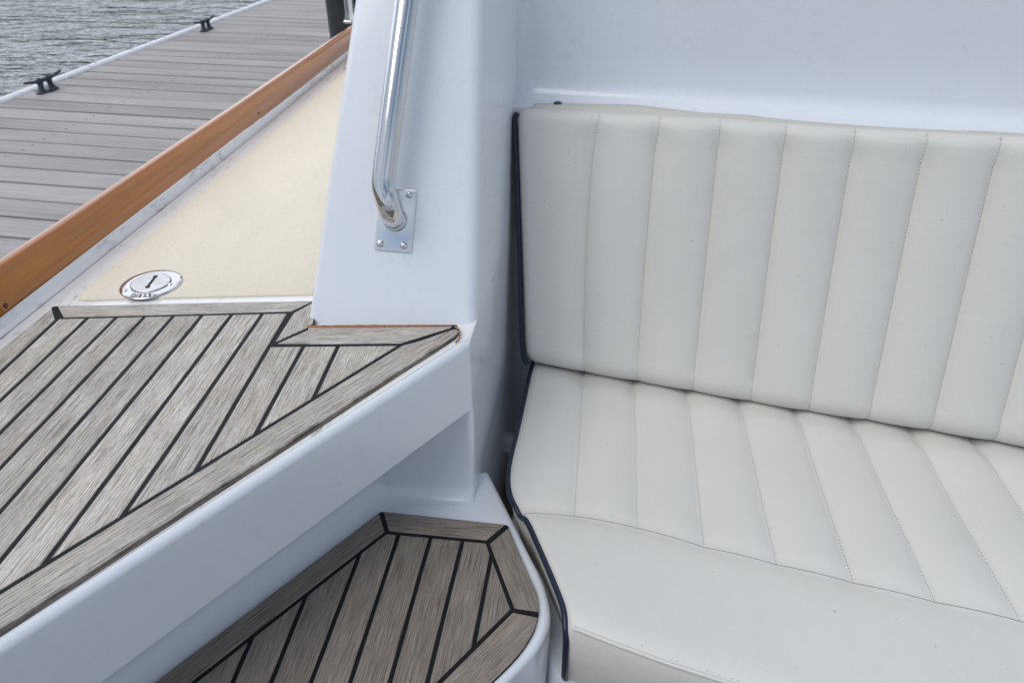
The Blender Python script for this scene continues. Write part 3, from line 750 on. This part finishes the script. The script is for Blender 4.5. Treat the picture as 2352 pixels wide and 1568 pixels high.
# zip flap along the top
ft = [(1223, 243), (1226, 238.5), (1239, 236.5), (1326, 238), (1353, 238.5), (1445, 240), (1511, 246.5), (1610, 258), (1717, 264), (1776, 271.5), (1960, 287), (2186, 301), (2352, 309), (2600, 322), (2900, 336)]
bk = Kn * -0.045; fl = catmull([PN(x, y, Kp + bk, Kn) for x, y in ft], 5)
def top_y(x):
    pts = [(1203, 249)] + btop
    for a, b_ in zip(pts, pts[1:]):
        if x <= b_[0]: return a[1] + (b_[1] - a[1]) * (x - a[0]) / (b_[0] - a[0])
    return pts[-1][1]
low_ = catmull([PN(x, top_y(x) + 6, Kp - Kn * 0.012, Kn) for x, y in ft], 5)
mbz = MB(); g_ = [low_, [a.lerp(b_, .5) + Vector((0, 0, .002)) for a, b_ in zip(low_, fl)], fl, [p + Vector((0, .003, -.002)) for p in fl], [p + Vector((0, .002, -.03)) for p in fl]]
mbz.grid(g_); flap = child(mbz, 'zip_flap', M['vinyl_side'], backc, ang=60)
mbz = MB(); c_ = PN(1281, 238.8, Kp + bk, Kn); rws = []
for rr, h_ in ((0.008, 0), (0.008, 0.002), (0.006, 0.0035), (0.003, 0.004)): rws.append([c_ + Vector((rr * math.cos(a), rr * math.sin(a), h_)) for a in [2 * math.pi * k / 20 for k in range(20)]])
mbz.grid(rws, 0, True); mbz.poly(rws[-1]); child(mbz, 'snap_fastener', M['galv'], backc)

# seat base box under the cushion
sb = [V2(Lf(1.0)) + Vector((-0.012, 0.006)), V2(Lf(0.45)) + Vector((-0.006, 0)), V2(Lb(0.82)) + Vector((0.0, 0)), V2(Lb(0.0)) + Vector((0.0, 0.1)), Vector((2.0, 0.7)), Vector((2.0, 0.0)), V2(bF[3](1.0)) + Vector((0.0, 0.012))]
mb = MB(); mb.prism(ccw(sb), -0.62, ZB - 0.001, bev=0.006); mb.build('settee_base', M['white'], boat, ang=60)

# ================================================================= METAL FITTINGS
n1 = Vector((0, -1, RK)).normalized(); F0 = Vector((0, YB, 0))
def pf(x, y, off=0.0): return PN(x, y, F0 + n1 * off, n1)
tu = Vector((0, RK, 1)).normalized()
def screw(loc, n, r_, par, name='screw', rot=0.4):
    n = n.normalized(); a = n.orthogonal().normalized(); b_ = n.cross(a)
    a, b_ = a * math.cos(rot) + b_ * math.sin(rot), b_ * math.cos(rot) - a * math.sin(rot)
    mb = MB(); rws = []
    for f, h_ in ((1.0, 0.0), (0.97, 0.16), (0.85, 0.34), (0.6, 0.5), (0.3, 0.57)):
        rws.append([loc + (a * math.cos(t_) + b_ * math.sin(t_)) * r_ * f + n * h_ * r_ for t_ in [2 * math.pi * k / 20 for k in range(20)]])
    mb.grid(rws, 0, True); mb.poly(rws[-1])
    for u_, v_ in ((a, b_), (b_, a)):
        w_, l_ = r_ * 0.11, r_ * 0.52; zt = n * (r_ * 0.585); c_ = loc + zt + (n * 0.0001 if u_ is b_ else Vector())
        mb.poly([c_ - u_ * l_ - v_ * w_ * .5 - n * r_ * .1, c_ - v_ * w_, c_ + u_ * l_ - v_ * w_ * .5 - n * r_ * .1, c_ + u_ * l_ + v_ * w_ * .5 - n * r_ * .1, c_ + v_ * w_, c_ - u_ * l_ + v_ * w_ * .5 - n * r_ * .1], 1)
    return mb.build(name, [M['steel'], M['drain']], par, ang=60)
SO = 0.047
a0, a1 = pf(934, 0, SO), pf(884, 382, SO); td_ = (a1 - a0).normalized()
top_ = a0 - td_ * 0.42; foot = pf(909, 505, 0.0)
# corner: point on the rail axis straight above the foot
cor = foot + n1 * SO; br = 0.036
st = a1; path = [top_, a0 - td_ * .1, a0, a0.lerp(a1, .5), a1]
a2 = pf(880.5, 425, SO); dn = (cor - a2).normalized()
s0_, s1_ = cor - dn * br, cor - n1 * br
arc_ = []
for k in range(13):
    f = k / 12; arc_.append(s0_ * (1 - f) ** 2 + cor * 2 * f * (1 - f) + s1_ * f * f)
tb = MB(); full = catmull([path[0], path[1], path[2], path[3], a0.lerp(a1, .8), a1, a2] + arc_[1::3] + [foot + n1 * 0.002], 7)
# upper end bends back to the face as well (out of frame)
tb.tube(full, 0.0170, 32); hr = tb.build('handrail', M['steel'], boat, ang=60)
mb = MB(); mb.tube([foot + n1 * 0.0015, foot + n1 * 0.006, foot + n1 * 0.009], [0.0185, 0.0182, 0.0158], 28); mb.build('foot_weld', M['steel'], hr)
pc = [pf(859, 572.6), pf(944.4, 580.9), pf(959, 436.6), pf(872, 431)]
cx = sum(pc, Vector()) / 4; mb = MB(); rws = []
for h_, s_ in ((0.0, 1.0), (0.0022, 1.0), (0.0031, 0.985), (0.0034, 0.96)): rws.append([cx + (p - cx) * s_ + n1 * (h_ + 0.0003) for p in roundp(pc, [0.003] * 4, 4)])
mb.grid(rws, 0, True); mb.poly(rws[-1]); mb.build('base_plate', M['steel_plate'], hr, ang=30)
for i, q in enumerate(((939.4, 447.4), (873.5, 560), (927.8, 564.4), (884, 443))): screw(pf(*q, 0.0037), n1, 0.0056, hr, rot=0.3 + i * .7)

# fuel filler
Cf = V2(P(347, 651.5, 0.006)); fz = cz
ux = (V2(P(359.5, 668.3, fz)) - V2(P(300.4, 676.2, fz))).normalized(); uy = Vector((-ux.y, ux.x))
mb = MB(); rws = []
pl = [(0.0490, 0.0), (0.0490, 0.0012), (0.0480, 0.0022), (0.0440, 0.0034), (0.0380, 0.0041), (0.0318, 0.0043), (0.0311, 0.0036)]
for rr, h_ in pl: rws.append([(Cf.x + rr * math.cos(a), Cf.y + rr * math.sin(a), fz + h_) for a in [2 * math.pi * k / 64 for k in range(64)]])
mb.grid(rws, 0, True); fil = mb.build('fuel_filler', M['steel_flange'], boat, ang=50)
Cc = Cf + uy * 0.0035
mb = MB(); rws = []
for rr, h_ in ((0.0306, 0.0030), (0.0306, 0.0043), (0.0300, 0.0048), (0.02, 0.0050), (0.008, 0.0051)): rws.append([(Cf.x + rr * math.cos(a), Cf.y + rr * math.sin(a), fz + h_) for a in [2 * math.pi * k / 64 for k in range(64)]])
mb.grid(rws, 0, True); mb.poly(rws[-1]); mb.build('filler_cap', M['steel_cap'], fil, ang=30)
mb = MB()
ka, kb = V2(P(356, 631.5, fz + .008)), V2(P(338, 655, fz + .008)); kd = (kb - ka).normalized(); kn_ = Vector((-kd.y, kd.x)); zt = fz + 0.0054
def disc(c_, r_, z): return [(c_.x + r_ * math.cos(a), c_.y + r_ * math.sin(a), z) for a in [2 * math.pi * k / 20 for k in range(20)]]
mb.poly(disc(ka, 0.0040, zt)); mb.poly(disc(kb, 0.0040, zt + .0001))
mb.poly([(*(ka + kn_ * .0021), zt + .0002), (*(kb + kn_ * .0021), zt + .0002), (*(kb - kn_ * .0021), zt + .0002), (*(ka - kn_ * .0021), zt + .0002)]); mb.build('key_slot', M['drain'], fil, smooth=False)
for q in ((390.5, 652.5), (286.5, 666)):
    s_ = P(*q, fz + .0045); s_.z = fz + 0.0034; screw(s_, Vector((0, 0, 1)), 0.0046, fil)
# engraved word, letter by letter on the flange
def letter(ch, size):
    cu = bpy.data.curves.new('letter', 'FONT'); cu.body = ch; cu.size = size; cu.align_x = 'CENTER'; cu.extrude = 0.0006; cu.offset = -0.0001
    o = bpy.data.objects.new('letter', cu); COL.objects.link(o); bpy.context.view_layer.update()
    me = bpy.data.meshes.new_from_object(o.evaluated_get(bpy.context.evaluated_depsgraph_get())); bpy.data.objects.remove(o); return me
word = MB(); ang0 = math.atan2(ux.y, ux.x)
for k, ch in enumerate('DIESEL'):
    me = letter(ch, 0.0112); off = (-0.0225, -0.0155, -0.0090, 0.0, 0.0085, 0.0165)[k]; rad = 0.0458
    th = math.pi * 1.5 + off / rad * 0.92 - 0.10; c_ = Cf + (ux * math.cos(th) + uy * math.sin(th)) * rad
    rt = ang0 + (th - math.pi * 1.5); M_ = Matrix.Translation((c_.x, c_.y, fz + 0.0039)) @ Matrix.Rotation(rt, 4, 'Z') @ Matrix.Rotation(R(6), 4, 'X')
    b0 = len(word.v)
    for v in me.vertices:
        q_ = M_ @ v.co; r_ = (V2(q_) - Cf).length; h_ = 0.0036
        for (ra, za), (rb, zb) in zip(pl, pl[1:]):
            if rb <= r_ <= ra: h_ = za + (zb - za) * (ra - r_) / max(1e-9, ra - rb)
        word.v.append(Vector((q_.x, q_.y, fz + h_ + 0.00045 + (0.0003 if v.co.z > 0 else -0.0008))))
    for p in me.polygons: word.face([b0 + i for i in p.vertices])
M['engr'] = plain('engraved_letters', (0.10, 0.10, 0.105), 0.5, 0.2)
word.build('engraved_lettering', M['engr'], fil, smooth=False)

# lifeline stanchion on the rail
sp_ = P(806, 52, ZR); mb = MB()
mb.tube([(sp_.x, sp_.y, ZR + 0.004), (sp_.x, sp_.y, ZR + 0.75)], 0.0165, 20); sta = mb.build('stanchion', M['steel'], boat)
mb = MB(); mb.tube([(sp_.x, sp_.y, ZR), (sp_.x, sp_.y, ZR + 0.006), (sp_.x, sp_.y, ZR + 0.010), (sp_.x, sp_.y, ZR + 0.03)], [0.027, 0.027, 0.020, 0.0178], 24); mb.build('stanchion_base', M['steel_plate'], sta)

# ================================================================= DOCK, WATER
ZD, ZW = -0.45, -0.85
ed0, ed1 = V2(P(0, 234, ZD)), V2(P(622, 0, ZD)); ed = (ed1 - ed0).normalized(); eo = ed0 - ed * 3.2
pa, pb = V2(P(0, 301.5, ZD)), V2(P(385, 327, ZD)); pd = (pb - pa).normalized()
pd = (pd + Vector((ed.y, -ed.x)) * 1.0).normalized()
mb = MB(); wdt = 0.142; gap = 0.0135; Ltot = 16.0; nb = int(Ltot / wdt); nails = MB()
DW = 2.35
step_ = wdt / abs(ed.x * -pd.y + ed.y * pd.x)
for k in range(nb):
    s0 = eo + ed * (k * step_); s1 = s0 + ed * (step_ * (1 - gap / wdt)); dz = random.uniform(-.0015, .0015); ou, ov = random.uniform(0, 30), random.uniform(0, 9); jx = random.uniform(-.004, .004)
    pts = ccw([s0 + pd * (0.02 + jx), s0 + pd * DW, s1 + pd * DW, s1 + pd * (0.02 + jx)])
    mb.prism(pts, ZD - 0.03, ZD + dz, 0, lambda p: ((p.x * pd.x + p.y * pd.y) * .6 + ou, (-p.x * pd.y + p.y * pd.x) + ov), random.random(), 0.002)
    for sx in (0.62, 1.55):
        for f in (0.28, 0.74):
            c_ = s0.lerp(s1, f) + pd * (sx + random.uniform(-.015, .015)); nails.poly(disc(c_, 0.0055, ZD + dz + 0.0006))
dock = mb.build('dock', M['dock'], None, ang=30); tag(dock, 'weathered grey boarded dock beside the boat', None, None, 'structure')
nails.build('nail_heads', M['pile'], dock, smooth=False)
mb = MB(); mb.prism(ccw([eo + pd * 0.03, eo + pd * (DW - .02), eo + ed * (Ltot * 1.02) + pd * (DW - .02), eo + ed * (Ltot * 1.02) + pd * 0.03]), ZD - 0.30, ZD - 0.031); mb.build('dock_frame', M['pile'], dock, smooth=False)
# white edge strips, butted with a joint
jt = V2(P(208, 158, ZD)); j = (jt - eo).dot(ed)
for s0, s1 in ((j - 3.66 * 1, j - 0.006), (j + 0.006, j + 3.65), (j + 3.66, j + 7.3), (j + 7.31, j + 11)):
    if s0 < 0: s0 = 0
    mb = MB(); cr_ = []
    for x, z in ((-0.020, -0.10), (-0.022, 0.0), (-0.020, 0.010), (-0.010, 0.016), (0.008, 0.017), (0.022, 0.012), (0.030, 0.004), (0.032, 0.0)): cr_.append((x, z))
    g_ = [[(*(eo + ed * s_ + pd * x), ZD + z) for x, z in cr_] for s_ in (s0, s0 + .01, s1 - .01, s1)]
    mb.grid(g_); mb.poly(g_[0]); mb.poly(g_[-1])
    st_ = mb.build('edge_strip', M['edge'], dock, ang=50)
    k = s0 + 0.06; sc = MB()
    while k < s1: sc.poly(disc(eo + ed * k + pd * 0.006, 0.006, ZD + 0.0178)); k += 0.36
    sc.build('strip_screws', M['galv'], st_, smooth=False)
# cleats
def make_cleat():
    root = empty('dock_cleat'); mb = MB()
    ringo = []
    for z, f in ((0.0, 1.0), (0.008, 1.0), (0.014, 0.86)):
        ringo.append([(0.088 * f * math.copysign(abs(math.cos(a)) ** .6, math.cos(a)), 0.030 * f * math.copysign(abs(math.sin(a)) ** .7, math.sin(a)), z) for a in [2 * math.pi * k / 28 for k in range(28)]])
    mb.grid(ringo, 0, True); mb.poly(ringo[-1]); base = mb.build('cleat_base', M['galv'], root)
    mb = MB()
    for s_ in (-1, 1):
        rws = []
        for z, rx, ry, x in ((0.010, .030, .026, .050), (0.020, .021, .019, .047), (0.035, .016, .016, .043), (0.055, .018, .017, .040), (0.070, .024, .018, .036)):
            rws.append([(s_ * x + rx * math.cos(a), ry * math.sin(a), z) for a in [2 * math.pi * k / 16 for k in range(16)]])
        mb.grid(rws, 0, True)
    mb.build('cleat_legs', M['galv'], root)
    mb = MB(); mb.tube(catmull([(-0.165, 0, .092), (-0.125, 0, .084), (-0.08, 0, .076), (-0.03, 0, .074), (0.03, 0, .074), (0.08, 0, .076), (0.125, 0, .084), (0.165, 0, .092)], 4),
        [0.005] + [0.008] * 3 + [.0095] * 5 + [.013] * 11 + [.0095] * 5 + [.008] * 3 + [.005], 14); mb.build('cleat_horns', M['galv'], root)
    for s_ in (-1, 1):
        mb = MB(); mb.tube([(s_ * .036, 0, .086), (s_ * .036, 0, .092)], .010, 6); mb.build('bolt_head', M['galv'], root)
    for ch in root.children: ch.scale = (0.83, 0.82, 0.80)
    return root
def copy_tree(o, parent=None):
    c_ = o.copy(); COL.objects.link(c_); c_.parent = parent
    for ch in list(o.children): copy_tree(ch, c_)
    return c_
cl = make_cleat()
p_a = V2(P(110, 210, ZD)); a_c = math.atan2(ed.y, ed.x)
cl.location = (p_a.x, p_a.y, ZD + 0.002); cl.rotation_euler.z = a_c
tag(cl, 'dark iron dock cleat on the dock edge, the nearer and larger of the two', 'cleat', 'iron cleats along the dock edge')
c2 = copy_tree(cl); p_b = V2(P(475, 70, ZD)); c2.location = (p_b.x, p_b.y, ZD + 0.002)
tag(c2, 'dark iron dock cleat farther along the dock edge, the smaller one', 'cleat', 'iron cleats along the dock edge')
# piling
q = P(757, 80, ZD); Yp = 4.3; xx = q.x / q.y * Yp; mb = MB(); rp_ = 0.16; cxp = xx + rp_ * 1.03
mb.tube([(cxp, Yp, -1.6), (cxp, Yp, -0.3), (cxp, Yp, 0.9), (cxp, Yp, 1.3)], [rp_, rp_, rp_ * .98, rp_ * .98], 36); 
pil = mb.build('dock_piling', M['pile'], None, ang=50); tag(pil, 'black sleeved round piling rising past the dock behind the boat rail', 'piling')
# water
mb = MB(); s_ = 900; mb.poly([(-s_, -s_, ZW), (s_, -s_, ZW), (s_, s_, ZW), (-s_, s_, ZW)]); wat = mb.build('water', M['water'], None, smooth=False); tag(wat, 'rippled grey green harbour water beyond the dock', None, None, 'structure')

# unseen wooded shore, added all round to give dark reflections
mb = MB(); rows = []
for rr, hh, jit in ((130, -0.1, 0), (134, 2.5, 1.0), (140, 5, 1.8), (152, 7.0, 2.5), (180, 9, 3)):
    rows.append([((rr + random.uniform(-1, 1) * jit) * math.cos(a), (rr + random.uniform(-1, 1) * jit) * math.sin(a), ZW + hh + random.uniform(-1, 1) * jit * 0.6) for a in [2 * math.pi * k / 220 for k in range(220)]])
mb.grid(rows, 0, True); M['shore'] = plain('wooded_shore', (0.030, 0.045, 0.022), 0.9, var=0.5, vs=0.6)
hl = mb.build('hills', M['shore'], None, smooth=False); tag(hl, 'unseen low wooded hills, added round the harbour for dark reflections', None, None, 'structure')
